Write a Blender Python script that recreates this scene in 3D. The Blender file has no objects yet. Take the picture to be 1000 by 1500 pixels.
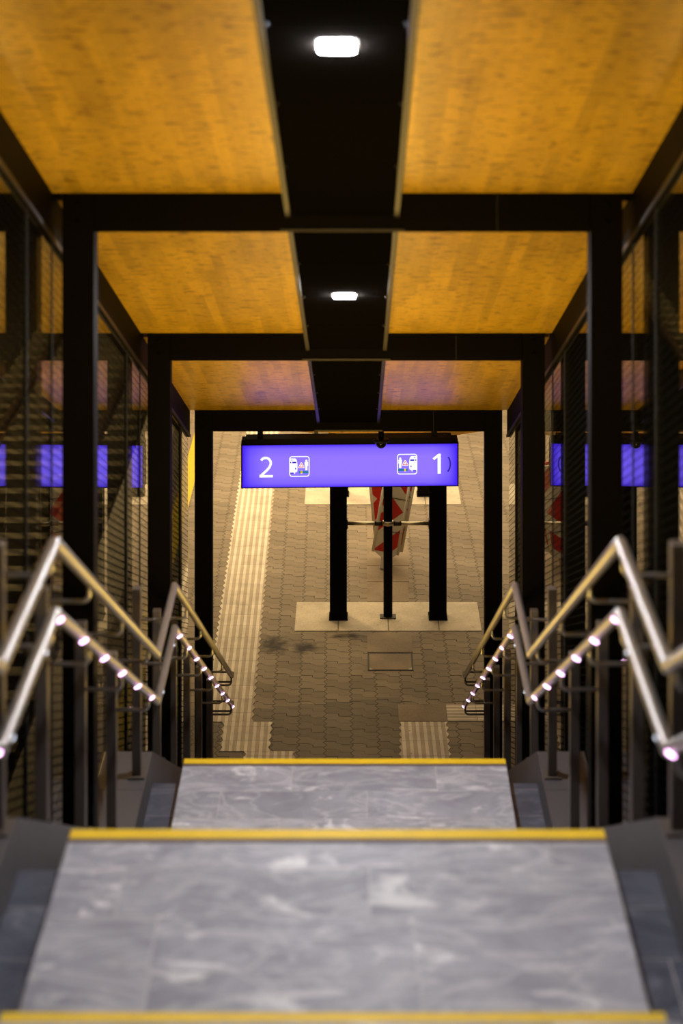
import bpy, bmesh, math, random
from mathutils import Vector, Matrix
random.seed(7)
S = bpy.context.scene
COL = S.collection
F, VX, VY = 2886.0, 521.0, -206.0          # focal length in px, vanishing point of the stair axis
CAMX, CAMZ = 0.065, 8.06

def P(px, py, D):                          # measured image point at a depth -> place in the world
    return Vector((CAMX + (px-VX)*D/F, D, CAMZ - (py-VY)*D/F))
def G(px, py):                             # measured image point lying on the platform
    return P(px, py, CAMZ*F/(py-VY))

# ------------------------------------------------------------------ node helpers
class NT:
    def __init__(s, name):
        s.m = bpy.data.materials.new(name); s.m.use_nodes = True
        s.t = s.m.node_tree; s.t.nodes.clear()
        s.out = s.t.nodes.new('ShaderNodeOutputMaterial')
    def n(s, typ, **kw):
        x = s.t.nodes.new(typ)
        for k, v in kw.items(): setattr(x, k, v)
        return x
    def set(s, sock, v):
        if isinstance(v, bpy.types.NodeSocket): s.t.links.new(v, sock)
        elif v is not None:
            if isinstance(v, tuple) and len(v) == 3 and sock.type == 'RGBA': v = (*v, 1)
            sock.default_value = v
    def math(s, op, a, b=None, c=None):
        x = s.n('ShaderNodeMath', operation=op)
        s.set(x.inputs[0], a)
        if b is not None: s.set(x.inputs[1], b)
        if c is not None: s.set(x.inputs[2], c)
        return x.outputs[0]
    def xyz(s):
        tc = s.n('ShaderNodeTexCoord'); sp = s.n('ShaderNodeSeparateXYZ')
        s.t.links.new(tc.outputs['Object'], sp.inputs[0])
        return sp.outputs[0], sp.outputs[1], sp.outputs[2]
    def comb(s, x, y, z):
        c = s.n('ShaderNodeCombineXYZ')
        for i, v in enumerate((x, y, z)): s.set(c.inputs[i], v)
        return c.outputs[0]
    def noise(s, vec, scale=1, detail=3, rough=.5, dist=0, col=False):
        x = s.n('ShaderNodeTexNoise')
        if vec is not None: s.set(x.inputs['Vector'], vec)
        x.inputs['Scale'].default_value = scale; x.inputs['Detail'].default_value = detail
        x.inputs['Roughness'].default_value = rough; x.inputs['Distortion'].default_value = dist
        return x.outputs['Color' if col else 'Fac']
    def wnoise(s, vec):
        x = s.n('ShaderNodeTexWhiteNoise'); s.set(x.inputs['Vector'], vec); return x.outputs['Value']
    def ramp(s, fac, stops):
        x = s.n('ShaderNodeValToRGB'); s.set(x.inputs[0], fac)
        e = x.color_ramp.elements
        while len(e) < len(stops): e.new(.5)
        for k, (p, c) in enumerate(stops):
            e[k].position = p
            e[k].color = (c, c, c, 1) if not isinstance(c, tuple) else (*c, 1)
        return x.outputs[0]
    def mix(s, f, a, b, mode='MIX'):
        x = s.n('ShaderNodeMix', data_type='RGBA', blend_type=mode)
        s.set(x.inputs[0], f); s.set(x.inputs[6], a); s.set(x.inputs[7], b)
        return x.outputs[2]
    def bump(s, h, strength=.3, dist=.01):
        x = s.n('ShaderNodeBump'); x.inputs['Strength'].default_value = strength
        x.inputs['Distance'].default_value = dist; s.set(x.inputs['Height'], h); return x.outputs[0]
    def bsdf(s, color, rough=.5, metal=0.0, normal=None, spec=.5):
        b = s.n('ShaderNodeBsdfPrincipled')
        s.set(b.inputs['Base Color'], color); s.set(b.inputs['Roughness'], rough)
        s.set(b.inputs['Metallic'], metal); s.set(b.inputs['Specular IOR Level'], spec)
        if normal is not None: s.set(b.inputs['Normal'], normal)
        s.t.links.new(b.outputs[0], s.out.inputs[0]); return s.m
    def emit(s, color, strength):
        e = s.n('ShaderNodeEmission'); s.set(e.inputs[0], color); s.set(e.inputs[1], strength)
        s.t.links.new(e.outputs[0], s.out.inputs[0]); return s.m

def plain(name, c, rough=.5, metal=0.0, var=.12, scale=6, spec=.5):
    m = NT(name); x, y, z = m.xyz(); v = m.comb(x, y, z)
    n = m.noise(v, scale, 4)
    k = m.math('MULTIPLY_ADD', n, 2*var, 1-var)
    return m.bsdf(m.mix(1.0, (*c, 1), m.comb(k, k, k), 'MULTIPLY'), rough, metal, m.bump(m.noise(v, scale*9, 2), .05, .003), spec)

M = {}
M['black_steel'] = plain('black_painted_steel', (.0048, .0036, .0025), .6, 0, .2, 5, .03)
M['post_steel'] = plain('bronze_grey_steel', (.13, .108, .088), .45, .45, .15, 9)
M['stainless'] = plain('brushed_stainless', (.42, .40, .365), .34, .8, .08, 20)
M['cheek_metal'] = plain('grey_sheet_metal', (.12, .11, .11), .48, .35, .15, 3)
M['lip_metal'] = plain('tray_lip_metal', (.034, .026, .015), .45, .5, .2, 12)
M['tray'] = None
M['white_plastic'] = plain('off_white_plastic', (.72, .68, .58), .45)
M['grey_plastic'] = plain('pale_grey_plastic', (.55, .58, .52), .5)
M['brass'] = plain('galvanised_tube', (.62, .55, .40), .3, .9)
M['dark_plate'] = plain('dark_base_plate', (.05, .04, .028), .6, .3)
M['yellow_paint'] = plain('yellow_line_paint', (.62, .44, .02), .6, 0, .15, 8)
M['nosing_yellow'] = plain('yellow_nosing', (.88, .58, .012), .55, 0, .18, 14)
M['nosing_edge'] = plain('brown_nosing_edge', (.13, .075, .07), .6)
M['gasket'] = plain('black_gasket', (.008, .008, .008), .7)
M['sleeper'] = plain('weathered_sleeper', (.20, .165, .10), .85, 0, .4, 4)
M['rail_steel'] = plain('rusty_rail', (.16, .10, .06), .45, .6, .3, 8)
M['hoarding'] = plain('dark_hoarding', (.003, .0026, .002), .75, 0, .25, 2, .02)
M['coping'] = plain('platform_edge_coping', (.46, .40, .30), .85, 0, .2, 5)
M['rubber'] = plain('black_rubber', (.015, .015, .015), .7)

def mk_tray():
    m = NT('ribbed_black_tray'); x, y, z = m.xyz()
    w = m.math('SINE', m.math('MULTIPLY', y, 420.0))
    return m.bsdf((.0048, .004, .0034), .8, 0, m.bump(w, .5, .004), 0.0)
M['tray'] = mk_tray()

def mk_timber(name, base=(.76, .45, .024)):
    m = NT(name); x, y, z = m.xyz()
    # narrow lamellae running down the slope, short darker dashes lying across them
    lam = m.wnoise(m.comb(m.math('FLOOR', m.math('DIVIDE', x, .062)), m.math('FLOOR', m.math('DIVIDE', m.math('ADD', y, m.math('MULTIPLY', m.math('FLOOR', m.math('DIVIDE', x, .062)), .37)), 1.3)), 0))
    grain = m.noise(m.comb(m.math('MULTIPLY', x, 26), m.math('MULTIPLY', y, 1.3), 0), 1, 4, .6)
    broad = m.noise(m.comb(m.math('MULTIPLY', x, 3.0), m.math('MULTIPLY', y, 1.2), 5), 1, 3, .5)
    dash = m.noise(m.comb(m.math('MULTIPLY', x, 9), m.math('MULTIPLY', y, 24), 3), 1, 2, .45, .3)
    dash2 = m.noise(m.comb(m.math('MULTIPLY', x, 15), m.math('MULTIPLY', y, 30), 9), 1, 3, .6)
    d1 = m.ramp(dash, [(.60, 0.0), (.67, 1.0)])
    d2 = m.ramp(dash2, [(.58, 0.0), (.625, 1.0)])
    k = m.math('ADD', m.math('MULTIPLY_ADD', lam, .26, .70), m.math('MULTIPLY_ADD', grain, .34, -.12))
    k = m.math('ADD', k, m.math('MULTIPLY_ADD', broad, .5, -.25))
    c = m.mix(1.0, (*base, 1), m.comb(k, k, k), 'MULTIPLY')
    c = m.mix(m.math('MULTIPLY', d1, .70), c, (.16, .06, .004, 1))
    c = m.mix(m.math('MULTIPLY', d2, .6), c, (.16, .065, .005, 1))
    return m.bsdf(c, .36, 0, m.bump(grain, .06, .004), .4)
M['timber'] = mk_timber('spruce_ceiling_board')

def mk_beamwood():
    m = NT('knotty_beam_timber'); x, y, z = m.xyz()
    g = m.noise(m.comb(m.math('MULTIPLY', x, 1.2), y, m.math('MULTIPLY', z, 45)), 1, 4)
    kn = m.ramp(m.noise(m.comb(m.math('MULTIPLY', x, 6), 2, m.math('MULTIPLY', z, 16)), 1, 1), [(.68, 0.0), (.74, 1.0)])
    c = m.mix(g, (.44, .20, .02, 1), (.74, .40, .06, 1))
    return m.bsdf(m.mix(kn, c, (.08, .03, .01, 1)), .65)
M['beamwood'] = mk_beamwood()

def mk_stone(name, dark, light, vein, rough):
    m = NT(name); x, y, z = m.xyz()
    yy = m.math('SUBTRACT', y, .07)
    row = m.math('FLOOR', m.math('DIVIDE', yy, .318))
    xo = m.math('ADD', m.math('DIVIDE', x, .83), m.math('MULTIPLY', m.wnoise(m.comb(row, 3, 1)), 5.0))
    cell = m.comb(row, m.math('FLOOR', xo), 4)
    rnd = m.wnoise(cell)
    fx = m.math('FRACT', xo); fy = m.math('FRACT', m.math('DIVIDE', yy, .318))
    jx = m.math('LESS_THAN', fx, .006); jy = m.math('LESS_THAN', fy, .012)
    joint = m.math('MAXIMUM', jx, jy)
    off = m.math('MULTIPLY', rnd, 17.0)
    p = m.comb(m.math('MULTIPLY_ADD', x, 1.0, off), m.math('MULTIPLY_ADD', y, 1.0, off), off)
    a = m.noise(p, 2.6, 6, .62, 1.2)
    n2 = m.noise(m.comb(m.math('MULTIPLY_ADD', x, .6, off), m.math('MULTIPLY_ADD', y, 1.3, off), off), 2.6, 4, .55, 1.6)
    v = m.math('ABSOLUTE', m.math('SUBTRACT', n2, .5))
    vn = m.ramp(v, [(0.0, 1.0), (.02, .5), (.06, 0.0)])
    blot = m.ramp(m.noise(m.comb(m.math('MULTIPLY_ADD', x, .8, off), m.math('MULTIPLY_ADD', y, 1.7, off), off), 2.3, 6, .62, 2.2), [(.57, 0.0), (.67, 1.0)])
    fine = m.noise(m.comb(x, y, z), 90, 3)
    c = m.mix(m.ramp(a, [(.3, 0.0), (.7, 1.0)]), (*dark, 1), (*light, 1))
    c = m.mix(m.math('MULTIPLY', vn, .28), c, (*vein, 1))
    c = m.mix(m.math('MULTIPLY', blot, .75), c, (*vein, 1))
    k = m.math('MULTIPLY_ADD', rnd, .22, .89)
    k = m.math('MULTIPLY', k, m.math('MULTIPLY_ADD', fine, .2, .9))
    c = m.mix(1.0, c, m.comb(k, k, k), 'MULTIPLY')
    c = m.mix(m.math('MULTIPLY', joint, .55), c, (.62, .58, .55, 1))
    return m.bsdf(c, rough, 0, m.bump(m.math('SUBTRACT', fine, joint), .12, .003), .4)
M['stone'] = mk_stone('grey_marble', (.25, .25, .285), (.42, .42, .45), (.86, .84, .82), .5)
M['gutter'] = mk_stone('dark_blue_stone', (.045, .053, .075), (.10, .115, .15), (.2, .21, .25), .3)

def mk_floor():
    m = NT('interlocking_pavers'); x, y, z = m.xyz()
    # yawed a touch against the stair axis like the paving in the place
    xs = m.math('MULTIPLY_ADD', y, .012, x)
    n1 = m.noise(m.comb(x, y, 0), 14, 2)
    tri = m.math('PINGPONG', m.math('MULTIPLY', y, 1/.055), 1.0)
    u = m.math('ADD', m.math('DIVIDE', xs, .245), m.math('MULTIPLY_ADD', tri, .13, -.065))
    u = m.math('ADD', u, m.math('MULTIPLY_ADD', n1, .04, -.02))
    cu = m.math('FLOOR', u); fu = m.math('FRACT', u)
    par = m.math('MODULO', m.math('ABSOLUTE', cu), 2.0)
    jog = m.ramp(fu, [(.42, 0.0), (.58, 1.0)])
    v = m.math('ADD', m.math('DIVIDE', y, .30), m.math('MULTIPLY', par, .14))
    v = m.math('ADD', v, m.math('MULTIPLY', jog, .22))
    v = m.math('ADD', v, m.math('MULTIPLY_ADD', m.noise(m.comb(x, y, 4), 9, 2), .10, -.05))
    cv = m.math('FLOOR', v); fv = m.math('FRACT', v)
    half = m.math('ABSOLUTE', m.math('SUBTRACT', fv, .5))
    ju = m.math('LESS_THAN', m.math('MINIMUM', fu, m.math('SUBTRACT', 1.0, fu)), .017)
    jv = m.math('GREATER_THAN', half, .478)
    jh = m.math('MULTIPLY', m.math('LESS_THAN', half, .016), .6)
    joint = m.math('MAXIMUM', m.math('MAXIMUM', ju, jv), jh)
    rnd = m.wnoise(m.comb(cu, cv, m.math('GREATER_THAN', fv, .5)))
    dirt = m.noise(m.comb(x, y, 1), 1.1, 5, .6)
    fine = m.noise(m.comb(x, y, 2), 60, 3)
    k = m.math('ADD', m.math('MULTIPLY_ADD', rnd, .24, .70), m.math('MULTIPLY_ADD', dirt, .6, -.24))
    k = m.math('MULTIPLY', k, m.math('MULTIPLY_ADD', fine, .3, .85))
    c = m.mix(1.0, (.275, .222, .158, 1), m.comb(k, k, k), 'MULTIPLY')
    # darker, greyer field of pavers at the foot of the stair
    foot_field = m.math('MULTIPLY', m.math('LESS_THAN', m.math('ADD', y, m.math('MULTIPLY', cu, -.05)), 18.85), m.math('LESS_THAN', xs, .72))
    c = m.mix(m.math('MULTIPLY', foot_field, .6), c, m.mix(1.0, c, (.50, .52, .58, 1), 'MULTIPLY'))
    # spilt-oil stains
    def stain(px, py, rx, ry):
        g = G(px, py)
        a = m.math('DIVIDE', m.math('SUBTRACT', x, g.x), rx); b = m.math('DIVIDE', m.math('SUBTRACT', y, g.y), ry)
        d = m.math('SQRT', m.math('ADD', m.math('MULTIPLY', a, a), m.math('MULTIPLY', b, b)))
        return m.ramp(m.math('ADD', d, m.math('MULTIPLY_ADD', m.noise(m.comb(x, y, 7), 11, 4), 1.6, -.8)), [(.2, 1.0), (1.0, 0.0)])
    st = m.math('MAXIMUM', stain(446, 949, .17, .20), m.math('MAXIMUM', stain(508, 932, .20, .09), stain(400, 945, .2, .3)))
    c = m.mix(m.math('MULTIPLY', st, .93), c, (.018, .013, .010, 1))
    c = m.mix(m.math('MULTIPLY', joint, .88), c, (.035, .026, .018, 1))
    h = m.math('SUBTRACT', m.math('MULTIPLY', fine, .3), joint)
    return m.bsdf(c, .8, 0, m.bump(h, .5, .006), .3)
M['floor'] = mk_floor()

def mk_tactile(name, axis):
    m = NT(name); x, y, z = m.xyz()
    a, b = (x, y) if axis == 'x' else (y, x)
    a = m.math('MULTIPLY_ADD', b, .012, a) if axis == 'x' else a
    fa = m.math('FRACT', m.math('DIVIDE', a, .0685))
    rib = m.ramp(m.math('PINGPONG', m.math('MULTIPLY', fa, 2.0), 1.0), [(.42, 0.0), (.56, 1.0)])
    grv = m.math('LESS_THAN', m.math('ABSOLUTE', m.math('SUBTRACT', m.math('PINGPONG', m.math('MULTIPLY', fa, 2.0), 1.0), .49)), .05)
    jb = m.math('LESS_THAN', m.math('FRACT', m.math('DIVIDE', b, .30)), .02)
    rnd = m.wnoise(m.comb(m.math('FLOOR', m.math('DIVIDE', a, .137)), m.math('FLOOR', m.math('DIVIDE', b, .30)), 0))
    n = m.noise(m.comb(x, y, 0), 5, 5, .6)
    k = m.math('ADD', m.math('MULTIPLY_ADD', rnd, .16, .76), m.math('MULTIPLY_ADD', n, .56, -.28))
    c = m.mix(rib, (.56, .47, .35, 1), (.86, .77, .63, 1))
    c = m.mix(1.0, c, m.comb(k, k, k), 'MULTIPLY')
    spots = m.ramp(m.noise(m.comb(x, y, 3), 22, 3), [(.68, 0.0), (.74, 1.0)])
    c = m.mix(m.math('MULTIPLY', spots, .6), c, (.12, .09, .06, 1))
    c = m.mix(m.math('MULTIPLY', m.math('MAXIMUM', jb, m.math('MULTIPLY', grv, .5)), .6), c, (.14, .10, .07, 1))
    return m.bsdf(c, .8, 0, m.bump(rib, .5, .006), .3)
M['tactile'] = mk_tactile('ribbed_tactile_stone', 'x')
M['tactile_cross'] = mk_tactile('ribbed_tactile_stone_cross', 'y')

def mk_concrete(name, c0):
    m = NT(name); x, y, z = m.xyz()
    n = m.noise(m.comb(x, y, 0), 3.5, 6, .65); f = m.noise(m.comb(x, y, 1), 45, 3)
    sp = m.ramp(m.noise(m.comb(x, y, 2), 16, 3), [(.66, 0.0), (.72, 1.0)])
    k = m.math('ADD', m.math('MULTIPLY_ADD', n, .75, .50), m.math('MULTIPLY_ADD', f, .45, -.22))
    c = m.mix(1.0, (*c0, 1), m.comb(k, k, k), 'MULTIPLY')
    c = m.mix(m.math('MULTIPLY', sp, .5), c, (.16, .12, .07, 1))
    return m.bsdf(c, .82, 0, m.bump(f, .2, .003), .3)
M['slab'] = mk_concrete('pale_concrete', (.68, .59, .44))
M['slab_grey'] = mk_concrete('grey_brown_concrete', (.30, .235, .16))

def mk_ballast():
    m = NT('track_ballast'); x, y, z = m.xyz()
    vo = m.n('ShaderNodeTexVoronoi'); vo.inputs['Scale'].default_value = 14
    m.set(vo.inputs['Vector'], m.comb(x, y, 0))
    k = m.math('MULTIPLY_ADD', vo.outputs['Distance'], 1.2, .3)
    c = m.mix(1.0, (.075, .06, .035, 1), m.comb(k, k, k), 'MULTIPLY')
    return m.bsdf(c, .9, 0, m.bump(vo.outputs['Distance'], 1.0, .05), .2)
M['ballast'] = mk_ballast()

def mk_glass():
    m = NT('printed_glass_pane'); x, y, z = m.xyz()
    geo = m.n('ShaderNodeNewGeometry'); dt = m.n('ShaderNodeVectorMath', operation='DOT_PRODUCT')
    m.t.links.new(geo.outputs['Normal'], dt.inputs[0]); m.t.links.new(geo.outputs['Incoming'], dt.inputs[1])
    c = m.math('ABSOLUTE', dt.outputs['Value'])
    fr = m.math('MULTIPLY_ADD', m.math('POWER', m.math('SUBTRACT', 1.0, c), 5.0), .96, .04)
    tr = m.n('ShaderNodeBsdfTransparent'); tr.inputs[0].default_value = (.86, .87, .84, 1)
    gl = m.n('ShaderNodeBsdfGlossy'); gl.inputs['Roughness'].default_value = .0
    mx = m.n('ShaderNodeMixShader'); m.set(mx.inputs[0], fr)
    m.t.links.new(tr.outputs[0], mx.inputs[1]); m.t.links.new(gl.outputs[0], mx.inputs[2])
    # fine dark bird-protection lines printed parallel to the roof
    s = m.math('FRACT', m.math('DIVIDE', m.math('MULTIPLY_ADD', y, .4137, z), .045))
    line = m.math('LESS_THAN', s, .11)
    df = m.n('ShaderNodeBsdfDiffuse'); df.inputs[0].default_value = (.01, .01, .01, 1)
    m2 = m.n('ShaderNodeMixShader'); m.set(m2.inputs[0], line)
    m.t.links.new(mx.outputs[0], m2.inputs[1]); m.t.links.new(df.outputs[0], m2.inputs[2])
    m.t.links.new(m2.outputs[0], m.out.inputs[0])
    return m.m
M['glass'] = mk_glass()

def em(name, c, s): return NT(name).emit((*c, 1), s)
M['led'] = em('handrail_led', (1.0, .52, 1.0), 8)
M['led_oblique'] = em('oblique_handrail_led', (.80, .86, 1.0), 3.0)  # same LED seen obliquely, drawn as a dimmer, cooler emission
M['lamp'] = em('downlight_lens', (.92, .94, 1.0), 1250)
M['sign_white'] = em('sign_white', (1, 1, 1), 1.15)
M['sign_red'] = em('sign_red', (.95, .04, .08), .9)
M['sign_teal'] = em('sign_teal', (.03, .20, .36), 1.0)
M['sign_yellow'] = em('sign_yellow', (1.0, .68, .0), 1.0)
M['sign_dark'] = em('sign_dark_blue', (.035, .02, .30), 1.0)
M['sign_blue'] = em('sign_window_blue', (.06, .03, .55), 1.0)
def mk_signface(cx, cz, w, h):
    m = NT('backlit_sign_face'); x, y, z = m.xyz()
    # brightness of a tube-lit light box: fullest over the tubes, weaker towards the frame
    dx = m.math('SUBTRACT', w/2, m.math('ABSOLUTE', m.math('SUBTRACT', x, cx)))
    dz = m.math('SUBTRACT', h/2, m.math('ABSOLUTE', m.math('SUBTRACT', z, cz)))
    ex = m.ramp(m.math('DIVIDE', dx, .22), [(0.0, .0), (.35, .55), (1.0, 1.0)])
    ez = m.ramp(m.math('DIVIDE', dz, .11), [(0.0, .15), (.3, .7), (1.0, 1.0)])
    f = m.math('MULTIPLY', ex, ez)
    c = m.mix(f, (.055, .014, .85, 1), (.305, .19, 1.7, 1))
    return m.emit(c, 1.0)
def mk_beacon():
    m = NT('red_white_chevron_sheeting'); x, y, z = m.xyz()
    s = m.math('SUBTRACT', m.math('ABSOLUTE', m.math('SUBTRACT', z, .68)), m.math('SUBTRACT', .125, x))
    f = m.math('LESS_THAN', m.math('FRACT', m.math('DIVIDE', s, .40)), .5)
    n = m.noise(m.comb(x, y, z), 9, 3)
    c = m.mix(f, (.50, .012, .008, 1), (.66, .60, .48, 1))
    k = m.math('MULTIPLY_ADD', n, .3, .82)
    return m.bsdf(m.mix(1.0, c, m.comb(k, k, k), 'MULTIPLY'), .45)
M['beacon'] = mk_beacon()

# ------------------------------------------------------------------ mesh helpers
def box(bm, x0, x1, y0, y1, z0, z1, bev=0.0):
    r = bmesh.ops.create_cube(bm, size=1)
    vs = r['verts']
    bmesh.ops.scale(bm, verts=vs, vec=(abs(x1-x0), abs(y1-y0), abs(z1-z0)))
    bmesh.ops.translate(bm, verts=vs, vec=((x0+x1)/2, (y0+y1)/2, (z0+z1)/2))
    if bev:
        es = list({e for v in vs for e in v.link_edges})
        bmesh.ops.bevel(bm, geom=es, offset=bev, segments=2, affect='EDGES', profile=.5)
    return vs
def prism(bm, pts, axis, a0, a1):
    """closed 2-D outline extruded along an axis. axis 'x': pts are (y,z); 'y': (x,z); 'z': (x,y)"""
    def mk(p, a):
        return {'x': (a, p[0], p[1]), 'y': (p[0], a, p[1]), 'z': (p[0], p[1], a)}[axis]
    A = [bm.verts.new(mk(p, a0)) for p in pts]; B = [bm.verts.new(mk(p, a1)) for p in pts]
    fs = [bm.faces.new(A), bm.faces.new(B[::-1])]
    n = len(pts)
    for i in range(n):
        fs.append(bm.faces.new((A[i], B[i], B[(i+1) % n], A[(i+1) % n])))
    bmesh.ops.recalc_face_normals(bm, faces=fs)
def tube(bm, pts, r, seg=14, cap=True):
    pts = [Vector(p) for p in pts]; rings = []
    n = len(pts); up0 = None
    for i, p in enumerate(pts):
        d0 = (pts[i]-pts[i-1]).normalized() if i else None
        d1 = (pts[i+1]-pts[i]).normalized() if i < n-1 else None
        t = (d0+d1).normalized() if d0 and d1 else (d1 or d0)
        if up0 is None:
            up0 = Vector((1, 0, 0)) if abs(t.x) < .9 else Vector((0, 0, 1))
        a = (up0 - t*up0.dot(t)).normalized(); b = t.cross(a); up0 = a
        k = 1.0
        if d0 and d1:
            c = max(.35, t.dot(d1)); k = 1/c
            ax = d0.cross(d1)
        ring = []
        for j in range(seg):
            an = 2*math.pi*j/seg
            o = a*math.cos(an)*r + b*math.sin(an)*r
            if d0 and d1 and ax.length > 1e-5:      # mitre: stretch in the bend plane
                m_ = t.cross(ax.normalized()); o += m_*(o.dot(m_))*(k-1)
            ring.append(bm.verts.new(p+o))
        rings.append(ring)
    for i in range(n-1):
        for j in range(seg):
            f = bm.faces.new((rings[i][j], rings[i][(j+1) % seg], rings[i+1][(j+1) % seg], rings[i+1][j])); f.smooth = True
    if cap:
        bm.faces.new(rings[0][::-1]); bm.faces.new(rings[-1])
def arc(c, a, b, r, n=6, a0=0, a1=math.pi/2):
    return [Vector(c)+Vector(a)*r*math.cos(a0+(a1-a0)*i/n)+Vector(b)*r*math.sin(a0+(a1-a0)*i/n) for i in range(n+1)]
def lathe(bm, prof, cx, cy, seg=32):
    rings = []
    for r, z in prof:
        rings.append([bm.verts.new((cx+r*math.cos(2*math.pi*j/seg), cy+r*math.sin(2*math.pi*j/seg), z)) for j in range(seg)])
    for i in range(len(rings)-1):
        for j in range(seg):
            f = bm.faces.new((rings[i][j], rings[i][(j+1) % seg], rings[i+1][(j+1) % seg], rings[i+1][j])); f.smooth = True
    bm.faces.new(rings[0][::-1]); bm.faces.new(rings[-1])
    bmesh.ops.recalc_face_normals(bm, faces=bm.faces[:])
def disc_to(bm, c, nrm, r, depth, seg=16):
    """shallow button of radius r, facing nrm"""
    n = Vector(nrm).normalized(); a = n.orthogonal().normalized(); b = n.cross(a); c = Vector(c)
    prof = [(1.0, 0), (1.0, .55), (.8, .85), (.45, 1.0)]
    rings = [[bm.verts.new(c+n*depth*q+(a*math.cos(2*math.pi*j/seg)+b*math.sin(2*math.pi*j/seg))*r*p) for j in range(seg)] for p, q in prof]
    for i in range(len(rings)-1):
        for j in range(seg):
            bm.faces.new((rings[i][j], rings[i][(j+1) % seg], rings[i+1][(j+1) % seg], rings[i+1][j]))
    bm.faces.new(rings[-1]); bm.faces.new(rings[0][::-1])
    bmesh.ops.recalc_face_normals(bm, faces=bm.faces[:])

def root_of(p):
    while p.parent: p = p.parent
    return p
def obj(name, bm, mat, parent=None, label=None, stuff=False):
    me = bpy.data.meshes.new(name)
    if parent:
        off = root_of(parent).location
        bmesh.ops.translate(bm, verts=bm.verts[:], vec=-off)
    bm.to_mesh(me); bm.free()
    me.materials.append(M[mat] if isinstance(mat, str) else mat)
    o = bpy.data.objects.new(name, me); COL.objects.link(o)
    if parent: o.parent = parent
    if label: o['label'] = label
    return o
def thing(name, label, cat, loc, group=None):
    o = bpy.data.objects.new(name, None); COL.objects.link(o)
    o.empty_display_size = .1; o.location = Vector(loc); tag(o, label, cat, group); return o
def tag(o, label, cat, group=None):
    o['label'] = label; o['category'] = cat
    if group: o['group'] = group
    return o
def struct(name, bm, mat, parent=None):
    o = obj(name, bm, mat, parent)
    if not parent: o['kind'] = 'structure'
    return o
def copy_tree(o, parent=None):
    c = o.copy(); COL.objects.link(c)
    if parent: c.parent = parent
    for ch in list(o.children): copy_tree(ch, c)
    return c
def B(): return bmesh.new()

# ------------------------------------------------------------------ main dimensions
RISE, GO = .15411, .30
Z1, Z2 = 12*RISE+18*RISE, 18*RISE           # 4.623, 2.774
D1, D2 = 6.97, 11.57                        # depths of the two landing edges
FR = [5.680, 9.584, 13.488, 17.392]         # portal frames
SL = .4137
def beam_bottom(D): return CAMZ - (1.800 + SL*(D-9.584))
def timber_z(D): return CAMZ - (1.611 + SL*(D-9.509))

# ------------------------------------------------------------------ staircase
HALF = .944
st = thing('stone_staircase', 'grey marble staircase with two landings and yellow nosing lines between the handrails', 'staircase', (0, D1, 0))
def flight(ytop, ztop, n, zend):
    # ytop: depth of the upper landing's edge; returns side outline of the n-riser flight without the landings
    pts = [(ytop, ztop-RISE)]
    y, z = ytop, ztop-RISE
    for k in range(1, n):
        y += GO; pts.append((y, z))
        if k < n-1: z -= RISE; pts.append((y, z))
    pts.append((y, zend)); pts.append((ytop, zend))
    return pts
for (y, z, n, zb) in ((2.30, Z1+12*RISE, 12, Z1-.3), (D1, Z1, 12, Z2-.3), (D2, Z2, 18, 0.0)):
    bm = B(); prism(bm, flight(y, z, n, zb), 'x', -HALF, HALF); obj('stair_flight', bm, 'stone', st)
for (y0, y1, z) in ((D1-1.37, D1, Z1), (D2-1.30, D2, Z2)):
    bm = B(); box(bm, -HALF, HALF, y0+.001, y1, z-.35, z, .006); obj('landing', bm, 'stone', st)
for (y, z) in ((D1-1.37, Z1+RISE), (D1, Z1), (D2, Z2)):
    bm = B(); box(bm, -HALF+.002, HALF-.002, y-.060, y+.004, z-.035, z+.004, .002); nz = obj('nosing_strip', bm, 'nosing_yellow', st, 'yellow nosing strip')
    bm = B(); box(bm, -HALF+.002, HALF-.002, y-.082, y-.0605, z-.01, z+.003); obj('strip_edging', bm, 'nosing_edge', nz, 'thin brown edging')
def run_profile(dz, zmin=0.0):
    pts = [(-.6, Z1+12*RISE+dz), (2.30, Z1+12*RISE+dz), (5.90, Z1+dz), (D1, Z1+dz), (D1+12*GO, Z2+dz), (D2, Z2+dz)]
    yend = D2+(Z2+dz-zmin)/RISE*GO
    pts.append((yend, zmin))
    return pts
def run_z(y, dz):
    p = run_profile(dz)
    for (a, za), (b, zb) in zip(p, p[1:]):
        if a <= y <= b: return za+(zb-za)*(y-a)/(b-a)
    return p[-1][1]
GUT, CH0, CH1 = -.14, 1.13, 1.405
for s in (-1, 1):
    p = run_profile(GUT, .002); p = p + [(p[-1][0], 0), (-.6, 0)]
    if p[-3][1] == p[-2][1]: p.pop(-2)
    bm = B(); prism(bm, p, 'x', s*(HALF+.002), s*(CH0-.002)); obj('side_gutter', bm, 'gutter', st, 'dark bluish stone side gutter')
for s, w in ((-1, 'left'), (1, 'right')):
    ck = thing('stair_parapet', f'low grey metal parapet along the {w} edge of the stair', 'parapet', (s*1.27, D1, 0), 'low metal parapets beside the stair')
    # folded sheet boxes following flights and landings, seams where sheets meet
    p = run_profile(.047, .002)
    cuts = [-.6, 2.3, 5.9, D1, 8.77, D1+12*GO, D2-.48, D2, 13.4, 15.2, p[-1][0]]
    for a, b in zip(cuts, cuts[1:]):
        q = [(a+.003, run_z(a, .047)), (b, run_z(b, .047)), (b, 0), (a+.003, 0)]
        if run_z(b, .047) < .01: q = [(a+.003, run_z(a, .047)), (b, .004), (b, 0), (a+.003, 0)]
        bm = B(); prism(bm, q, 'x', s*CH0, s*CH1)
        obj('parapet_sheet', bm, 'cheek_metal', ck)

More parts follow.
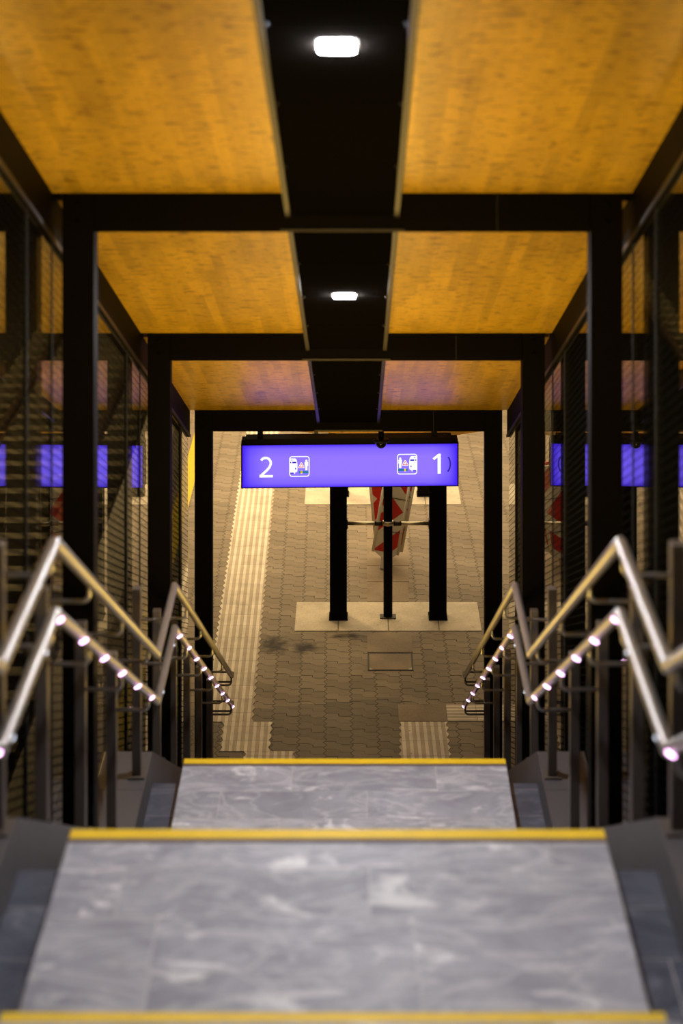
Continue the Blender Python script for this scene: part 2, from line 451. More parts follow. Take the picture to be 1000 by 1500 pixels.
# ------------------------------------------------------------------ portal frames
W2, CW = 1.3515, .1525
frames = ['black steel portal frame nearest the camera, above the upper landing',
          'large black steel portal frame, second from the camera with widest opening in view',
          'middle black steel portal frame standing beside the lower landing',
          'smallest black steel portal frame at the stair foot in front of the blue sign']
for k, D in enumerate(FR):
    zb = beam_bottom(D); zt = zb+.189; y0, y1 = D-.075, D+.075
    zf = run_z(D, .047) if D < 17 else 0.0
    t = thing('portal_frame', frames[k], 'steel frame', (0, D, zf), 'portal frames of the stair canopy')
    for s in (-1, 1):
        bm = B(); g0, g1 = (run_z(y0, .048), run_z(y1, .048)) if D < 17 else (.001, .001)
        prism(bm, [(y0, g0), (y1, g1), (y1, zt), (y0, zt)], 'x', s*(W2-CW), s*W2)
        c = obj('column', bm, 'black_steel', t)
        for hz in (zt-.05, zt-.14):
            bm = B(); disc_to(bm, (s*(W2-CW/2), y0, hz), (0, -1, 0), .013, .01, 8); obj('bolt', bm, 'black_steel', c)
    bm = B(); box(bm, -(W2-CW)+.001, W2-CW-.001, y0+.002, y1-.002, zb, zt-.001, .005); bmo = obj('crossbeam', bm, 'black_steel', t)
    bm = B(); box(bm, -.30, .30, y0-.004, y0+.0025, zb+.002, zb+.016); obj('edge_angle', bm, 'lip_metal', bmo)
    bm = B(); box(bm, .745, .749, y0-.001, y0+.003, zb+.004, zt-.004); obj('weld_seam', bm, 'gasket', bmo)

# ------------------------------------------------------------------ timber ceiling, light tray, eaves beams
def slope_slab(bm, x0, x1, ya, yb, zfun, dz0, dz1):
    prism(bm, [(ya, zfun(ya)+dz0), (yb, zfun(yb)+dz0), (yb, zfun(yb)+dz1), (ya, zfun(ya)+dz1)], 'x', x0, x1)
bays = [(1.85, FR[0]-.075)] + [(a+.075, b-.075) for a, b in zip(FR, FR[1:])]
TR = .268
bayname = ['the top of the stair', 'the upper landing', 'the middle flight', 'the lowest flight']
for k, (a, b) in enumerate(bays):
    for s in (-1, 1):
        bm = B(); slope_slab(bm, s*(TR+.012), s*1.398, a+.002, b-.002, timber_z, 0, .10); struct('ceiling', bm, 'timber')
    t = thing('ceiling_tray', f'black ribbed ceiling tray between timber boards over {bayname[k]}', 'ceiling tray', (0, (a+b)/2, timber_z((a+b)/2)), 'ceiling light trays')
    cuts = []; y = a+.004; i = 0
    n = 4; ys = [a+.004+(b-a-.008)*q/n for q in range(n+1)]
    for y0, y1 in zip(ys, ys[1:]):
        bm = B(); slope_slab(bm, -TR+.02, TR-.02, y0+.003, y1-.003, timber_z, -.108, .05); obj('tray_panel', bm, 'tray', t)
    for s in (-1, 1):
        bm = B(); slope_slab(bm, s*(TR-.018), s*TR, a+.004, b-.004, timber_z, -.120, .05)
        lp = obj('tray_lip', bm, 'lip_metal', t, 'brown metal tray lip')
        bm = B(); slope_slab(bm, s*(TR+.001), s*(TR+.006), a+.004, b-.004, timber_z, -.122, -.108); obj('lip_flange', bm, 'lip_metal', lp)
        for y0 in ys[1:-1]:
            bm = B(); disc_to(bm, (s*(TR-.024), y0, timber_z(y0)-.108), (0, 0, -1), .011, .012, 8); obj('bolt', bm, 'lip_metal', t)
for s, w in ((-1, 'left'), (1, 'right')):
    a, b = bays[0][0], FR[-1]+.02
    bm = B(); slope_slab(bm, s*1.40, s*1.47, a, b, timber_z, -.225, .10); struct(f'trim_{w}', bm, 'black_steel')
    # glazing channel along the lower edge of the eaves beam
    bm = B(); slope_slab(bm, s*1.392, s*1.399, a, b, timber_z, -.228, -.205); struct(f'trim_{"3" if s < 0 else "4"}', bm, 'lip_metal')

# downlights
def downlight(D, size, label):
    z = timber_z(D)-.108
    t = thing('ceiling_downlight', label, 'ceiling light', (-.002, D, z), 'ceiling downlights')
    ang = math.atan(SL)
    R = Matrix.Rotation(-ang, 4, 'X')
    def placed(bm): bmesh.ops.transform(bm, matrix=Matrix.Translation((-.002, D, z)) @ R, verts=bm.verts[:])
    h = size/2
    def rrect(w, r, n=5):
        out = []
        for cx, cy, a0 in ((w-r, w-r, 0), (-w+r, w-r, 90), (-w+r, -w+r, 180), (w-r, -w+r, 270)):
            for i in range(n+1):
                a = math.radians(a0+90*i/n); out.append((cx+r*math.cos(a), cy+r*math.sin(a)))
        return out
    bm = B(); prism(bm, rrect(h+.014, .035), 'z', -.003, .004); placed(bm); obj('bezel', bm, 'black_steel', t)
    bm = B(); prism(bm, rrect(h, .028), 'z', -.012, -.0032); placed(bm); obj('lens', bm, 'lamp', t, 'glowing white lens')
downlight(6.93, .130, 'brighter, bigger square ceiling light at the top, over the upper landing')
downlight(11.50, .126, 'second square ceiling light further down, over the lower landing')

# ------------------------------------------------------------------ side glazing
GX = 1.413
wn = 0
for s in (-1, 1):
    edges = [(2.2, 4.6), (4.6, 5.68), (5.68, 7.35), (7.35, 8.85), (8.85, 9.584), (9.584, 11.25), (11.25, 12.72), (12.72, 13.488), (13.488, 15.1), (15.1, 16.62), (16.62, 17.36)]
    for a, b in edges:
        a2, b2 = a+.006, b-.006
        ys = sorted({a2, b2, *[y for y, z in run_profile(.047) if a2 < y < b2]})
        pts = [(y, max(run_z(y, .047)+.004, .01)) for y in ys] + [(b2, timber_z(b2)-.232), (a2, timber_z(a2)-.232)]
        bm = B(); prism(bm, pts, 'x', s*GX, s*(GX+.012)); wn += 1
        w = struct(f'window_{wn}', bm, 'glass')
    for a, b in edges[1:]:
        bm = B(); box(bm, s*(GX-.004), s*(GX+.016), a-.0055, a+.0055, run_z(a, .047)+.002, timber_z(a)-.226); wn += 0
        struct(f'trim_{10+edges.index((a, b))+(20 if s > 0 else 0)}', bm, 'gasket')

# ------------------------------------------------------------------ handrails
RZ1, RZ2 = Z1+1.0195, Z2+1.021
def rail_path(dz):
    return [Vector((0, 2.3, RZ1+12*RISE+dz)), Vector((0, 5.90, RZ1+dz)), Vector((0, D1, RZ1+dz)),
            Vector((0, D1+12*GO, RZ2+dz)), Vector((0, D2, RZ2+dz)), Vector((0, 16.90, RZ2+dz-(16.90-D2)*RISE/GO))]
def rail_z(y, dz=0):
    p = rail_path(dz)
    for a, b in zip(p, p[1:]):
        if a.y <= y <= b.y: return a.z+(b.z-a.z)*(y-a.y)/(b.y-a.y)
LOW = -.25
def hand(s, w):
    t = thing('stair_handrail', f'stainless double handrail with small lit LEDs on the {w} of the stair', 'handrail', (s*1.0, D1, Z1), 'double stainless handrails')
    rails = []
    for nm, dz in (('upper_rail', 0), ('lower_rail', LOW)):
        pts = [p+Vector((s*1.0, 0, 0)) for p in rail_path(dz)]
        bm = B(); tube(bm, pts, .0212, 20); rails.append(obj(nm, bm, 'stainless', t))
        # return loop at the foot
        e = pts[-1]; d = (pts[-1]-pts[-2]).normalized()
        q = e-d*.06
        hz = q.z-.035
        loop = [q+Vector((0, 0, -.015)), Vector((q.x, q.y, hz-.01)), Vector((q.x, q.y+.02, hz-.03)), Vector((q.x+s*.03, q.y+.03, hz-.035)), Vector((s*1.162, q.y+.03, hz-.035))]
        bm = B(); tube(bm, loop, .008, 10); obj('end_return', bm, 'post_steel', rails[-1])
        loop2 = [Vector((s*1.162, q.y+.10, hz+.02)), Vector((q.x+s*.02, q.y+.10, hz+.02)), Vector((q.x-s*.012, q.y+.09, hz+.02)), Vector((q.x-s*.012, q.y+.05, hz+.01)), e+Vector((0, -.01, -.01))]
        bm = B(); tube(bm, loop2, .008, 10); obj('end_return', bm, 'post_steel', rails[-1])
    # posts with their brackets
    for y, up in ((3.4, -.03), (4.6, -.03), (5.72, .03), (6.885, .03), (7.87, -.03), (8.97, -.03), (10.12, -.04), (11.27, .10), (12.40, -.03), (13.5, -.03), (14.6, -.04), (15.72, -.04), (16.86, -.03)):
        z0 = run_z(y, .047); z1 = rail_z(y)+up
        bm = B(); box(bm, s*1.162, s*1.212, y-.03, y+.03, min(z0, run_z(y+.03, .047))-.004, z1, .004)
        po = obj('post', bm, 'post_steel', t)
        bm = B(); prism(bm, [(y-.06, run_z(y-.06, .047)+.001), (y+.06, run_z(y+.06, .047)+.001), (y+.06, run_z(y+.06, .047)+.011), (y-.06, run_z(y-.06, .047)+.011)], 'x', s*1.139, s*1.235); obj('post_foot', bm, 'post_steel', po)
        for dz in (0, LOW):
            zz = rail_z(y)+dz
            zb = zz-.085
            if zb > z1-.01: zb = z1-.02
            pts = [Vector((s*1.162, y, zb))] + [Vector((s*(1.0+.03), y, zb))+Vector((-s*.03*math.sin(a), 0, .03*(1-math.cos(a)))) for a in [math.pi/2*i/6 for i in range(7)]] + [Vector((s*1.0, y, zz-.012))]
            bm = B(); tube(bm, pts, .0085, 10); obj('bracket', bm, 'stainless', po)
    # LEDs set into the inner underside of the lower rail
    ys = [3.9, 4.53, 5.16, 5.79] + [6.02, 6.667] + [7.02+.632*k for k in range(6)] + [10.72, 11.36] + [11.82+.634*k for k in range(9)]
    for y in ys:
        p = rail_path(LOW)
        for a, b in zip(p, p[1:]):
            if a.y <= y <= b.y: d = (b-a).normalized(); break
        down = Vector((0, d.z, -d.y))             # underside direction of the tube here
        flat_run = abs(d.z) < .01
        nrm = (down*(.96 if flat_run else .86) + Vector((-s*(.27 if flat_run else .50), 0, 0))).normalized()
        c = Vector((s*1.0, y, rail_z(y, LOW))) + nrm*.0175
        bm = B(); disc_to(bm, c, nrm, .0165, .0085, 14); obj('led_light', bm, 'led_oblique' if flat_run else 'led', rails[1], 'lit LED, dimmed and cooled for its side view' if flat_run else 'lit pinkish white LED')
    return t
hand(-1, 'left'); hand(1, 'right')

# ------------------------------------------------------------------ platform and tracks
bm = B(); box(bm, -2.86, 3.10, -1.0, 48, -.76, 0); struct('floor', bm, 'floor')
for s, x0, x1, w in ((-1, -2.95, -2.50, 'left'), (1, 2.74, 3.19, 'right')):
    o = thing('platform_edge_coping', f'pale coping stones along the {w} edge of the platform', 'coping', (s*2.8, 28, 0), 'platform edge copings')
    bm = B(); box(bm, x0, x1, 6, 48, -.12, .006); obj('coping_course', bm, 'coping', o)
for s, x0, x1, w in ((-1, -2.20, -2.02, 'left'),):
    bm = B(); box(bm, x0, x1, 15, 46, .0005, .004); o = obj('safety_line', bm, 'yellow_paint')
    tag(o, f'yellow safety line painted along the {w} side of the platform', 'painted line')
bm = B(); box(bm, -16, 16, -2, 70, -1.1, -.76); o = obj('track_ballast', bm, 'ballast'); o['kind'] = 'stuff'; tag(o, 'dark gravel ballast around the sleepers beside the platform', 'gravel')

def sleeper_mesh():
    bm = B(); prism(bm, [(-.14, 0), (.14, 0), (.115, .17), (-.115, .17)], 'x', -1.3, 1.3)
    me = bpy.data.meshes.new('sleeper'); bm.to_mesh(me); bm.free(); me.materials.append(M['sleeper']); return me
sm = sleeper_mesh()
ordn = 0
for s, xc, y0, y1, w in ((-1, -4.52, 15, 45, 'left'), (1, 4.9, 20, 46, 'right')):
    y = y0
    while y < y1:
        o = bpy.data.objects.new('railway_sleeper', sm); COL.objects.link(o)
        o.location = (xc+random.uniform(-.02, .02), y+random.uniform(-.02, .02), -.76); o.rotation_euler = (0, 0, random.uniform(-.012, .012))
        tag(o, f'weathered concrete sleeper in the dark track seen through the {w} glass', 'railway sleeper', f'sleepers of the {w} track')
        y += .6
    for k, q in ((-1, 'outer' if s < 0 else 'inner'), (1, 'inner' if s < 0 else 'outer')):
        bm = B(); x = xc+k*.7525
        prism(bm, [(x-.075, -.588), (x+.075, -.588), (x+.075, -.575), (x+.012, -.555), (x+.012, -.47), (x+.036, -.455), (x+.036, -.43), (x-.036, -.43), (x-.036, -.455), (x-.012, -.47), (x-.012, -.555), (x-.075, -.575)], 'y', y0-.5, y1)
        o = obj('track_rail', bm, 'rail_steel'); tag(o, f'rusty steel rail on the {q} side of the {w} track', 'rail', 'track rails')
# tall dark shaft wall standing just outside the right-hand glass
bm = B(); box(bm, 1.76, 1.86, 8.8, 17.1, .002, 5.27)
struct('wall_right', bm, 'hoarding')

# tactile paving
def toothed(pl, pr, n, amp):
    """outline between a left and a right polyline end pair, with saw teeth along both long sides"""
    out = []
    for (a, b), sg in ((pl, -1), (pr[::-1], 1)):
        a, b = Vector(a), Vector(b)
        for i in range(n):
            out.append(a.lerp(b, i/n)+Vector((0, 0)))
            out.append(a.lerp(b, (i+.5)/n)+Vector((-sg*amp, 0)))
        out.append(b.copy())
    return [(v.x, v.y) for v in out]
def g2(px, py): v = G(px, py); return (v.x, v.y)
def line_x(xa, ya, xb, yb, y): return xa+(xb-xa)*(y-ya)/(yb-ya)
lx = lambda y: line_x(*g2(348, 713), *g2(320, 900), y)
rx = lambda y: line_x(*g2(403, 713), *g2(386, 900), y)
ye = G(340, 1058).y
def plate(name, pl, pr, n, mat, label, group='ribbed tactile paving'):
    bm = B(); prism(bm, toothed(pl, pr, n, .026), 'z', .0006, .006)
    o = obj(name, bm, mat); tag(o, label, 'tactile paving', group); return o
plate('tactile_strip', ((lx(ye), ye), (lx(34), 34)), ((rx(ye), ye), (rx(34), 34)), 104, 'tactile', 'long pale ribbed tactile strip running away along the left of the platform')
y0, y1 = G(360, 1101).y, ye-.004
plate('tactile_plate', (g2(321, 1101), (g2(325, 1058)[0], y1)), (g2(396, 1101), (g2(400.5, 1058)[0], y1)), 4, 'tactile', 'square pale ribbed tactile plate just below the end of the long strip')
y0b = y0-.005
xa, xb = g2(357, 1101)[0], g2(433, 1101)[0]
plate('tactile_plate', ((xa-.0, y0b-.6), (xa, y0b)), ((xb, y0b-.6), (xb, y0b)), 5, 'tactile', 'pale ribbed tactile plate peeking above the lower yellow nosing at left')
plate('tactile_plate', (((g2(583, 1120)[0]), G(583, 1120).y-.2), g2(584, 1058)), ((g2(662, 1120)[0], G(662, 1120).y-.2), g2(656, 1058)), 8, 'tactile', 'ribbed tactile plate below the flat slab, right of centre')
def flat(name, corners, mat, label, cat, group=None, z0=.0006, z1=.006):
    bm = B(); prism(bm, corners, 'z', z0, z1); o = obj(name, bm, mat); return tag(o, label, cat, group)
def rect(px0, px1, py_near, py_far):
    a = G(px0, py_near); b = G(px1, py_near); y1 = G(px0, py_far).y
    return [(a.x, a.y), (b.x, a.y), (b.x, y1), (a.x, y1)]
flat('paving_slab', rect(584, 654, 1057, 1032.5), 'slab_grey', 'plain flat slab above the right tactile plate', 'paving slab')
flat('tactile_plate', rect(655.5, 745, 1057, 1032.5), 'tactile_cross', 'ribbed plate with crosswise ribs beside the right handrail end', 'tactile paving', 'ribbed tactile paving')
# centre band of plain slabs
bandlab = ['plain slab just above the manhole cover, against the pale footing slabs', 'first plain slab behind the front footing slabs', 'second plain slab behind the front footing slabs', 'third plain slab in the centre band, under the striped beacons', 'furthest plain slab of the centre band before the rear footing slabs']
segs = [(956, 928)] + [(882, 853), (852.3, 829.5), (829, 790), (789.3, 741)]
for (a, b), lab in zip(segs, bandlab):
    flat('paving_slab', rect(538, 604, a, b) if a > 900 else [g2(537.5, a), g2(599, a), (g2(599, a)[0]-.0, G(0, b).y), (g2(537.5, a)[0], G(0, b).y)], 'slab_grey', lab, 'paving slab', 'plain slabs of the centre band')
# manhole cover
c = rect(538.5, 605.5, 982.5, 957.5)
mt = thing('manhole_cover', 'square manhole cover with dark frame in front of the footing slabs', 'manhole cover', ((c[0][0]+c[1][0])/2, (c[0][1]+c[2][1])/2, 0))
x0, x1, ya, yb = c[0][0], c[1][0], c[0][1], c[2][1]
bm = B(); w = .017
for q in ((x0, x1, ya, ya+w), (x0, x1, yb-w, yb), (x0, x0+w, ya+w, yb-w), (x1-w, x1, ya+w, yb-w)): box(bm, *q, .0006, .007)
obj('frame', bm, 'rubber', mt, 'dark cast frame')
bm = B(); prism(bm, [(x0+w+.05, ya+w), (x1-w-.05, ya+w), (x1-w, ya+w+.04), (x1-w, yb-w), (x0+w, yb-w), (x0+w, ya+w+.04)], 'z', .0006, .006); obj('cover', bm, 'slab_grey', mt)
for sx, xx in ((1, x0+w), (-1, x1-w)):
    bm = B(); prism(bm, [(xx, ya+w), (xx+sx*.047, ya+w), (xx, ya+w+.037)], 'z', .0006, .0055); obj('lifting_corner', bm, 'slab', mt)

# footing slabs and H posts (two rows)
postx = [P(495.5, 905, 20.94).x, P(641, 905, 20.94).x]; pipex = P(568, 905, 20.94).x
wv = {0: 'front', 1: 'rear'}
pos4 = ['left outer', 'left inner', 'right inner', 'right outer']
for row, (yc, yn, yf) in enumerate(((20.94, 20.57, 21.36), (24.98, 24.60, 25.40))):
    xs = [P(430.5, 0, 20.57).x, postx[0], pipex, postx[1], P(706, 0, 20.57).x]
    for k in range(4):
        flat('footing_slab', [(xs[k]+.005, yn), (xs[k+1]-.005, yn), (xs[k+1]-.005, yf), (xs[k]+.005, yf)], 'slab', f'pale concrete footing slab, {pos4[k]} of four under the {wv[row]} posts', 'concrete slab', 'pale footing slabs', .0006, .008)
    for k, x in enumerate(postx):
        t = thing('steel_post', f'black steel H-section post, {"left" if k == 0 else "right"} one of the {wv[row]} pair on pale slabs', 'post', (x, yc, .008), 'canopy posts on the platform')
        bm = B(); h, f, wb = .09, .014, .009
        prism(bm, [(x-h, yc-h), (x+h, yc-h), (x+h, yc-h+f), (x+wb, yc-h+f), (x+wb, yc+h-f), (x+h, yc+h-f), (x+h, yc+h), (x-h, yc+h), (x-h, yc+h-f), (x-wb, yc+h-f), (x-wb, yc-h+f), (x-h, yc-h+f)], 'z', .024, 3.25)
        obj('shaft', bm, 'black_steel', t)
        bm = B(); box(bm, x-.10, x+.10, yc-.105, yc+.105, .0082, .0238, .002); bp = obj('base_plate', bm, 'black_steel', t)
        for sx in (-1, 1):
            bm = B(); disc_to(bm, (x+sx*.08, yc-.098, .0236), (0, 0, 1), .006, .012, 6); obj('anchor_bolt', bm, 'black_steel', bp)
    t = thing('drain_pipe', f'black round downpipe midway between the {wv[row]} posts, held by two tie rods', 'pipe', (pipex, yc, .008), 'downpipes between the posts')
    bm = B(); tube(bm, [(pipex, yc, .02), (pipex, yc, 3.25)], .048, 24); obj('pipe', bm, 'black_steel', t)
    bm = B(); box(bm, pipex-.085, pipex+.085, yc-.06, yc+.06, .0082, .0198, .003); obj('base_plate', bm, 'dark_plate', t)
    bm = B(); tube(bm, [(pipex, yc, .988), (pipex, yc, 1.032)], .0535, 24); cl = obj('collar', bm, 'brass', t, 'shiny collar')
    for k, x in enumerate(postx):
        sx = 1 if x > pipex else -1
        bm = B(); tube(bm, [(pipex+sx*.05, yc-.03, 1.012), (x-sx*.092, yc-.03, 1.012)], .019, 14); rd = obj('tie_rod', bm, 'brass', t, 'shiny tie rod')
        bm = B(); tube(bm, [(pipex+sx*.06, yc-.03, 1.012), (pipex+sx*.14, yc-.03, 1.012)], .025, 14); obj('rod_sleeve', bm, 'lip_metal', rd)
        bm = B(); box(bm, x-sx*.1, x-sx*.0905, yc-.07, yc+.01, .965, 1.06); obj('rod_flange', bm, 'lip_metal', rd)

# flat platform canopy over the posts (out of the picture's view, carries the posts, sign and the added platform lights)
bm = B(); box(bm, -1.9, 2.6, 18.0, 33, 3.25, 3.37); struct('ceiling', bm, 'beamwood')
bm = B()
D = 18.20
pp = [(429, 631.5), (519, 640.6), (646, 641.2), (707, 631.5)]
pts = [(P(a, b, D).x, P(a, b, D).z) for a, b in pp]
pts += [(pts[-1][0]+.1, 3.25), (pts[0][0]-.1, 3.25)]
prism(bm, pts, 'y', D, D+.14); o = obj('timber_beam', bm, 'beamwood'); tag(o, 'knotty yellow timber beam with tapered underside just above the blue sign', 'beam')
a = P(469, 637.5, 18.05)
t = thing('junction_box', 'small pale plastic box hanging under the timber beam above the sign', 'junction box', a)
bm = B(); box(bm, a.x-.072, a.x+.072, 18.0, 18.10, a.z-.016, a.z+.014, .004); obj('housing', bm, 'grey_plastic', t)
bm = B(); box(bm, a.x-.055, a.x-.02, 18.04, 18.07, a.z+.0142, 3.25); box(bm, a.x+.08, a.x+.14, 18.02, 18.08, a.z-.01, a.z+.012); obj('bracket', bm, 'dark_plate', t)

# ------------------------------------------------------------------ the blue platform sign
D = 17.86
k = D/F
sx0, sx1 = P(355, 0, D).x, P(670, 0, D).x
sz0, sz1 = P(0, 712.5, D).z, P(0, 651.5, D).z
scx, scz = (sx0+sx1)/2, (sz0+sz1)/2
sg = thing('platform_sign', 'blue backlit platform sign reading 2 and 1, hanging at the stair foot', 'sign', (scx, D, sz0))
bm = B(); box(bm, sx0-.012, sx1+.012, D+.004, D+.16, sz0-.012, sz1+.012, .004); obj('casing', bm, 'black_steel', sg)
bm = B(); box(bm, sx0+.03, sx1-.05, D-.004, D+.15, sz1+.013, sz1+.060); box(bm, sx0-.005, sx0+.028, D+.01, D+.14, sz1+.013, sz1+.044); box(bm, sx1-.048, sx1+.005, D+.01, D+.14, sz1+.013, sz1+.040); hs = obj('top_housing', bm, 'black_steel', sg)
for px in (381, 637):
    x = P(px, 0, D).x
    bm = B(); box(bm, x-.025, x+.025, D+.05, D+.10, sz1+.061, 3.25); obj('hanger', bm, 'black_steel', sg)
bm = B(); box(bm, sx0, sx1, D-.002, D+.0035, sz0, sz1)
face = obj('sign_face', bm, 'stainless', sg)
face.data.materials[0] = mk_signface(0.0, (sz1-sz0)/2, sx1-sx0, sz1-sz0)
# measured marks on the face, in picture coordinates of the sign plane
def mark(name, polys, mat, par, dy=.004):
    bm = B()
    for poly in polys:
        prism(bm, [(P(px, py, D).x, P(px, py, D).z) for px, py in poly], 'y', D-dy, D-.0022)
    return obj(name, bm, mat, par)
def ribbon(line, wd, closed=False):
    pts = [Vector(p) for p in line]; n = len(pts); L, R = [], []
    for i in range(n):
        a = pts[i-1] if (i or closed) else pts[i]; b = pts[(i+1) % n] if (i < n-1 or closed) else pts[i]
        t = (b-a).normalized(); nn = Vector((-t.y, t.x)); L.append(pts[i]+nn*wd/2); R.append(pts[i]-nn*wd/2)
    if not closed: return [[(v.x, v.y) for v in L+R[::-1]]]
    return [[(v.x, v.y) for v in (L[i], L[(i+1) % n], R[(i+1) % n], R[i])] for i in range(n)]
def ell(cx, cy, rx, ry, a0, a1, n): return [(cx+rx*math.cos(math.radians(a0+(a1-a0)*i/n)), cy+ry*math.sin(math.radians(a0+(a1-a0)*i/n))) for i in range(n+1)]
# digit 2: hook, diagonal, foot
top = ell(389.0, 677.3, 7.6, 7.9, 212, 372, 16)
mark('digit', ribbon(top+[(394.6, 683.2), (391.0, 687.4), (383.6, 694.2)], 3.5)+[[(380.1, 694.2), (384.6, 694.2-1.2), (386.5, 694.6), (399.6, 694.6), (399.6, 697.9), (380.1, 697.9)]], 'sign_white', face)
# digit 1
mark('digit', [[(645.6, 665.9), (645.6, 694.9), (640.9, 694.9), (640.9, 671.2), (635.8, 675.0), (633.6, 672.4), (641.8, 665.9)]], 'sign_white', face)
mark('dark_crescent', ribbon(ell(651.2, 681, 8.4, 13.0, -52, 58, 16), 2.2), 'sign_dark', face)
def rr(x0, y0, x1, y1, r, n=5):
    o = []
    for cx, cy, a0 in ((x1-r, y1-r, 0), (x0+r, y1-r, 90), (x0+r, y0+r, 180), (x1-r, y0+r, 270)):
        o += [(cx+r*math.cos(math.radians(a0+90*i/n)), cy+r*math.sin(math.radians(a0+90*i/n))) for i in range(n+1)]
    return o
def picto(ox, oy, flip):
    fx = (lambda u: ox+29.6-u) if flip else (lambda u: ox+u)
    T = lambda poly: [(fx(u), oy+v) for u, v in poly]
    pc = mark('pictogram', ribbon(T(rr(.6, .6, 29.0, 29.4, 3.4)), 1.25, True), 'sign_white', face)
    mark('train_symbol', [T([(1.2, 3.2), (8.6, 3.2), (10.2, 4.2), (11.2, 7.0), (11.9, 12), (11.9, 21.4), (10.6, 23.2), (9.2, 23.7), (1.2, 23.7)]), T([(6.7, 23.4), (8.3, 23.4), (8.0, 25.9), (7.2, 25.9)])], 'sign_white', pc)
    mark('train_window', [T([(1.3, 8), (2.9, 8), (2.9, 10.2), (1.3, 10.2)]), T([(4.2, 8), (10.2, 8), (10.4, 10.2), (4.2, 10.2)]), T(ell(3.7, 5.6, .8, .9, 0, 330, 8)), T([(8.3, 17.2), (10, 17.2), (10, 19.2), (8.3, 19.2)]), T([(1.2, 24.1), (6.4, 24.1), (6.4, 25.4), (1.2, 25.4)])], 'sign_blue', pc, .0048)
    mark('warning_triangle', [T([(17.7, 9.0), (18.6, 9.6), (22.3, 16.2), (21.8, 17.3), (13.5, 17.3), (13.0, 16.2), (16.8, 9.6)])], 'sign_white', pc)
    mark('warning_border', [[T([a])[0] for a in q] for q in ([(17.7, 9.9), (17.7, 11.6), (14.9, 16.1), (13.9, 16.1)], [(17.7, 9.9), (21.5, 16.1), (20.5, 16.1), (17.7, 11.6)], [(14.4, 15.3), (21.0, 15.3), (21.5, 16.3), (13.9, 16.3)])], 'sign_red', pc, .0048)
    mark('person_symbol', [T(ell(25.0, 6.7, 1.5, 1.6, 0, 345, 14)), T([(22.4, 8.4), (27.5, 8.4), (27.5, 14.2), (26.6, 14.2), (26.6, 20.6), (23.3, 20.6), (23.3, 14.2), (22.4, 14.2)])], 'sign_white', pc)
    mark('platform_symbol', [T([(14.0, 21.6), (28.3, 21.6), (28.3, 25.2), (14.0, 25.2)])], 'sign_teal', pc)
    mark('platform_line', [T([(16.7, 21.2), (19.1, 21.2), (19.1, 25.6), (16.7, 25.6)])], 'sign_yellow', pc, .0048)
sg.rotation_euler = (0, 0, .032)
picto(423.6, 667.4, False); picto(581.4, 665.6, True)

# dome camera hanging from the last crossbeam
c = P(558, 645.5, 17.42)
t = thing('dome_camera', 'small black dome camera hanging in front of the top of the blue sign', 'security camera', (c.x, c.y, c.z))
bm = B(); lathe(bm, [(.024, c.z+.018), (.024, beam_bottom(FR[3]))], c.x, c.y, 16); obj('stem', bm, 'black_steel', t)
bm = B(); lathe(bm, [(.055, c.z-.010), (.070, c.z-.004), (.076, c.z+.006), (.060, c.z+.018)], c.x, c.y); obj('flange', bm, M['rubber'], t)
bm = B(); lathe(bm, [(.006, c.z-.068)]+[(.052*math.sin(math.radians(a)), c.z-.014-.054*math.cos(math.radians(a))) for a in range(15, 91, 12)]+[(.052, c.z-.0105)], c.x, c.y)
dm = plain('glossy_dome', (.01, .01, .012), .06); obj('dome', bm, dm, t)

# ------------------------------------------------------------------ striped beacons (stacked upright on the slab band)
def beacon(pos, lean, yaw, back, label):
    t = bpy.data.objects.new('traffic_beacon', None); COL.objects.link(t); t.empty_display_size = .1
    tag(t, label, 'traffic beacon', 'striped traffic beacons'); t['group'] = 'striped traffic beacons'
    t.location = pos; t.rotation_euler = (math.radians(back), math.radians(lean), math.radians(yaw))
    def part(name, bm, mat, par, lab=None):
        me = bpy.data.meshes.new(name); bm.to_mesh(me); bm.free(); me.materials.append(M[mat]); o = bpy.data.objects.new(name, me); COL.objects.link(o); o.parent = par
        if lab: o['label'] = lab
        return o
    bm = B(); prism(bm, [(-.125, .205), (.125, .205), (.125, 1.18), (.105, 1.20), (-.105, 1.20), (-.125, 1.18)], 'y', -.014, .014); f = part('striped_face', bm, 'beacon', t, 'red and white chevron face')
    bm = B()
    for sx in (-1, 1):
        tube(bm, [(sx*.138, 0, .19), (sx*.138, 0, 1.18)], .020, 10)
    prism(bm, [(-.14, .204), (.14, .204), (.09, .155), (-.04, .14)], 'y', -.016, .016)
    part('rim', bm, 'white_plastic', t, 'off-white rounded rim')
    bm = B(); box(bm, -.038, .022, -.024, .024, .012, .16, .006); part('foot_peg', bm, 'white_plastic', t)
    for zz in (.44, .82):
        bm = B(); box(bm, -.05, .155, -.0185, -.0142, zz, zz+.006); part('strap', bm, 'rubber', f)
    return t
g = G(560, 834)
beacon((g.x, g.y, .0), 9.5, 0, 0, 'front striped beacon, red and white chevrons, leaning right behind the downpipe')
beacon((g.x+.045, g.y+.10, .0), 10.5, 3, 0, 'striped beacon directly behind the front one, its rim showing on the right')
beacon((g.x+.085, g.y+.42, .0), -5.5, -2, 0, 'rearmost striped beacon, tilted left, rim showing left of the others')

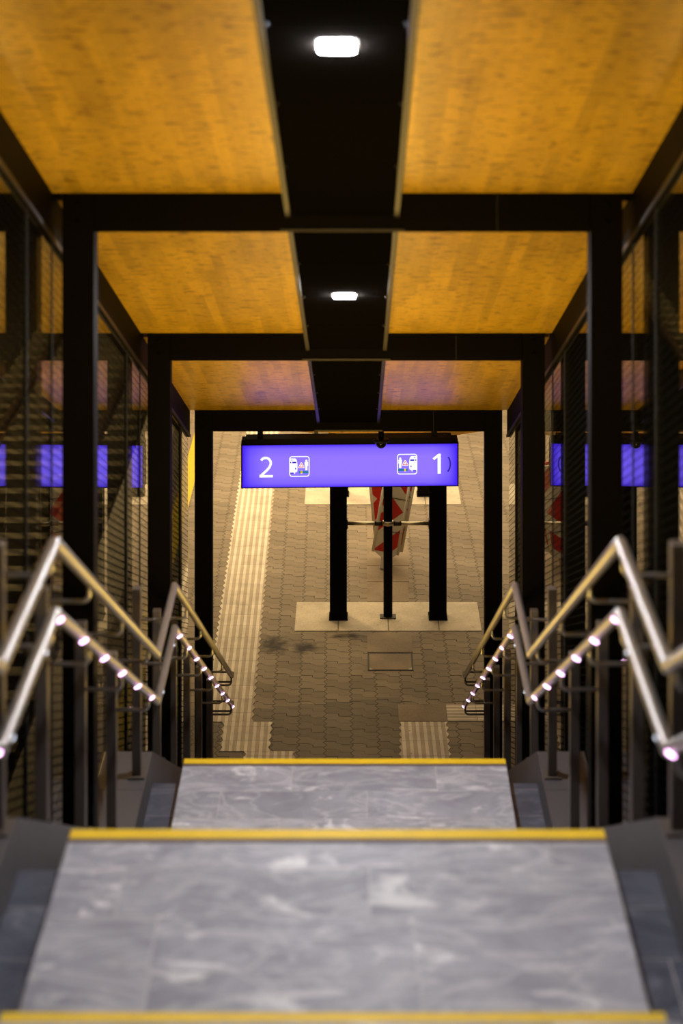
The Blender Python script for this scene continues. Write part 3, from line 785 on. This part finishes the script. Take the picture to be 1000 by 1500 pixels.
# ------------------------------------------------------------------ lights
def area(name, loc, rot, sx, sy, power, color, spread=180):
    l = bpy.data.lights.new(name, 'AREA'); l.shape = 'RECTANGLE'; l.size = sx; l.size_y = sy; l.energy = power; l.color = color
    l.spread = math.radians(spread)
    o = bpy.data.objects.new(name, l); COL.objects.link(o); o.location = loc; o.rotation_euler = rot; return o
warm = (1.0, .64, .13)
ang = math.atan(SL)
for y, p in ((7.3, 57), (11.2, 56), (14.3, 48)):
    zz = run_z(y, 0)+.42
    area('ceiling_fill_light', (0, y, zz), (math.pi-ang*1.0, 0, 0), .3, 2.4, p, warm)  # unseen upward light added to brighten the timber ceiling
for y, p in ((21.6, 64), (25.4, 262), (29.5, 225)):
    area('platform_fill_light', (.2, y, 3.2), (0, 0, 0), 4.2, 3.6, p, (1.0, .77, .46))  # unseen light added under the canopy to brighten the platform
area('beam_fill_light', (.1, 17.56, 3.11), (math.radians(72), 0, 0), 1.6, .03, 6.5, (1.0, .74, .35))  # hidden light added only to brighten the timber beam
area('track_fill_light', (-6, 30, 9), (0, math.radians(-10), 0), 1, 1, 900, (1.0, .70, .30))  # out-of-view light added to brighten the left track
area('track_fill_light', (7.5, 34, 9), (0, math.radians(10), 0), 1, 1, 700, (1.0, .70, .30))  # likewise added out of view, for the right track
w = bpy.data.worlds.new('night'); S.world = w; w.use_nodes = True
bg = w.node_tree.nodes['Background']; bg.inputs[0].default_value = (.55, .42, .26, 1); bg.inputs[1].default_value = .012

# ------------------------------------------------------------------ camera
cam = bpy.data.cameras.new('camera'); co = bpy.data.objects.new('camera', cam); COL.objects.link(co)
co.location = (CAMX, 0, CAMZ); co.rotation_euler = (math.pi/2, 0, 0)
cam.sensor_fit = 'AUTO'; cam.sensor_width = 36; cam.lens = F/1500*36
cam.shift_x = -(VX-500)/1500; cam.shift_y = -(750-VY)/1500
cam.clip_start = .05; cam.clip_end = 200
cam.dof.use_dof = True; cam.dof.focus_distance = 19.0; cam.dof.aperture_fstop = 1.75
S.camera = co
vs = S.view_settings; vs.view_transform = 'Standard'; vs.look = 'None'; vs.exposure = 0; vs.gamma = 1; vs.use_curve_mapping = False
S.cycles.max_bounces = 10; S.cycles.transparent_max_bounces = 24; S.cycles.glossy_bounces = 5
S.cycles.caustics_reflective = False; S.cycles.caustics_refractive = False
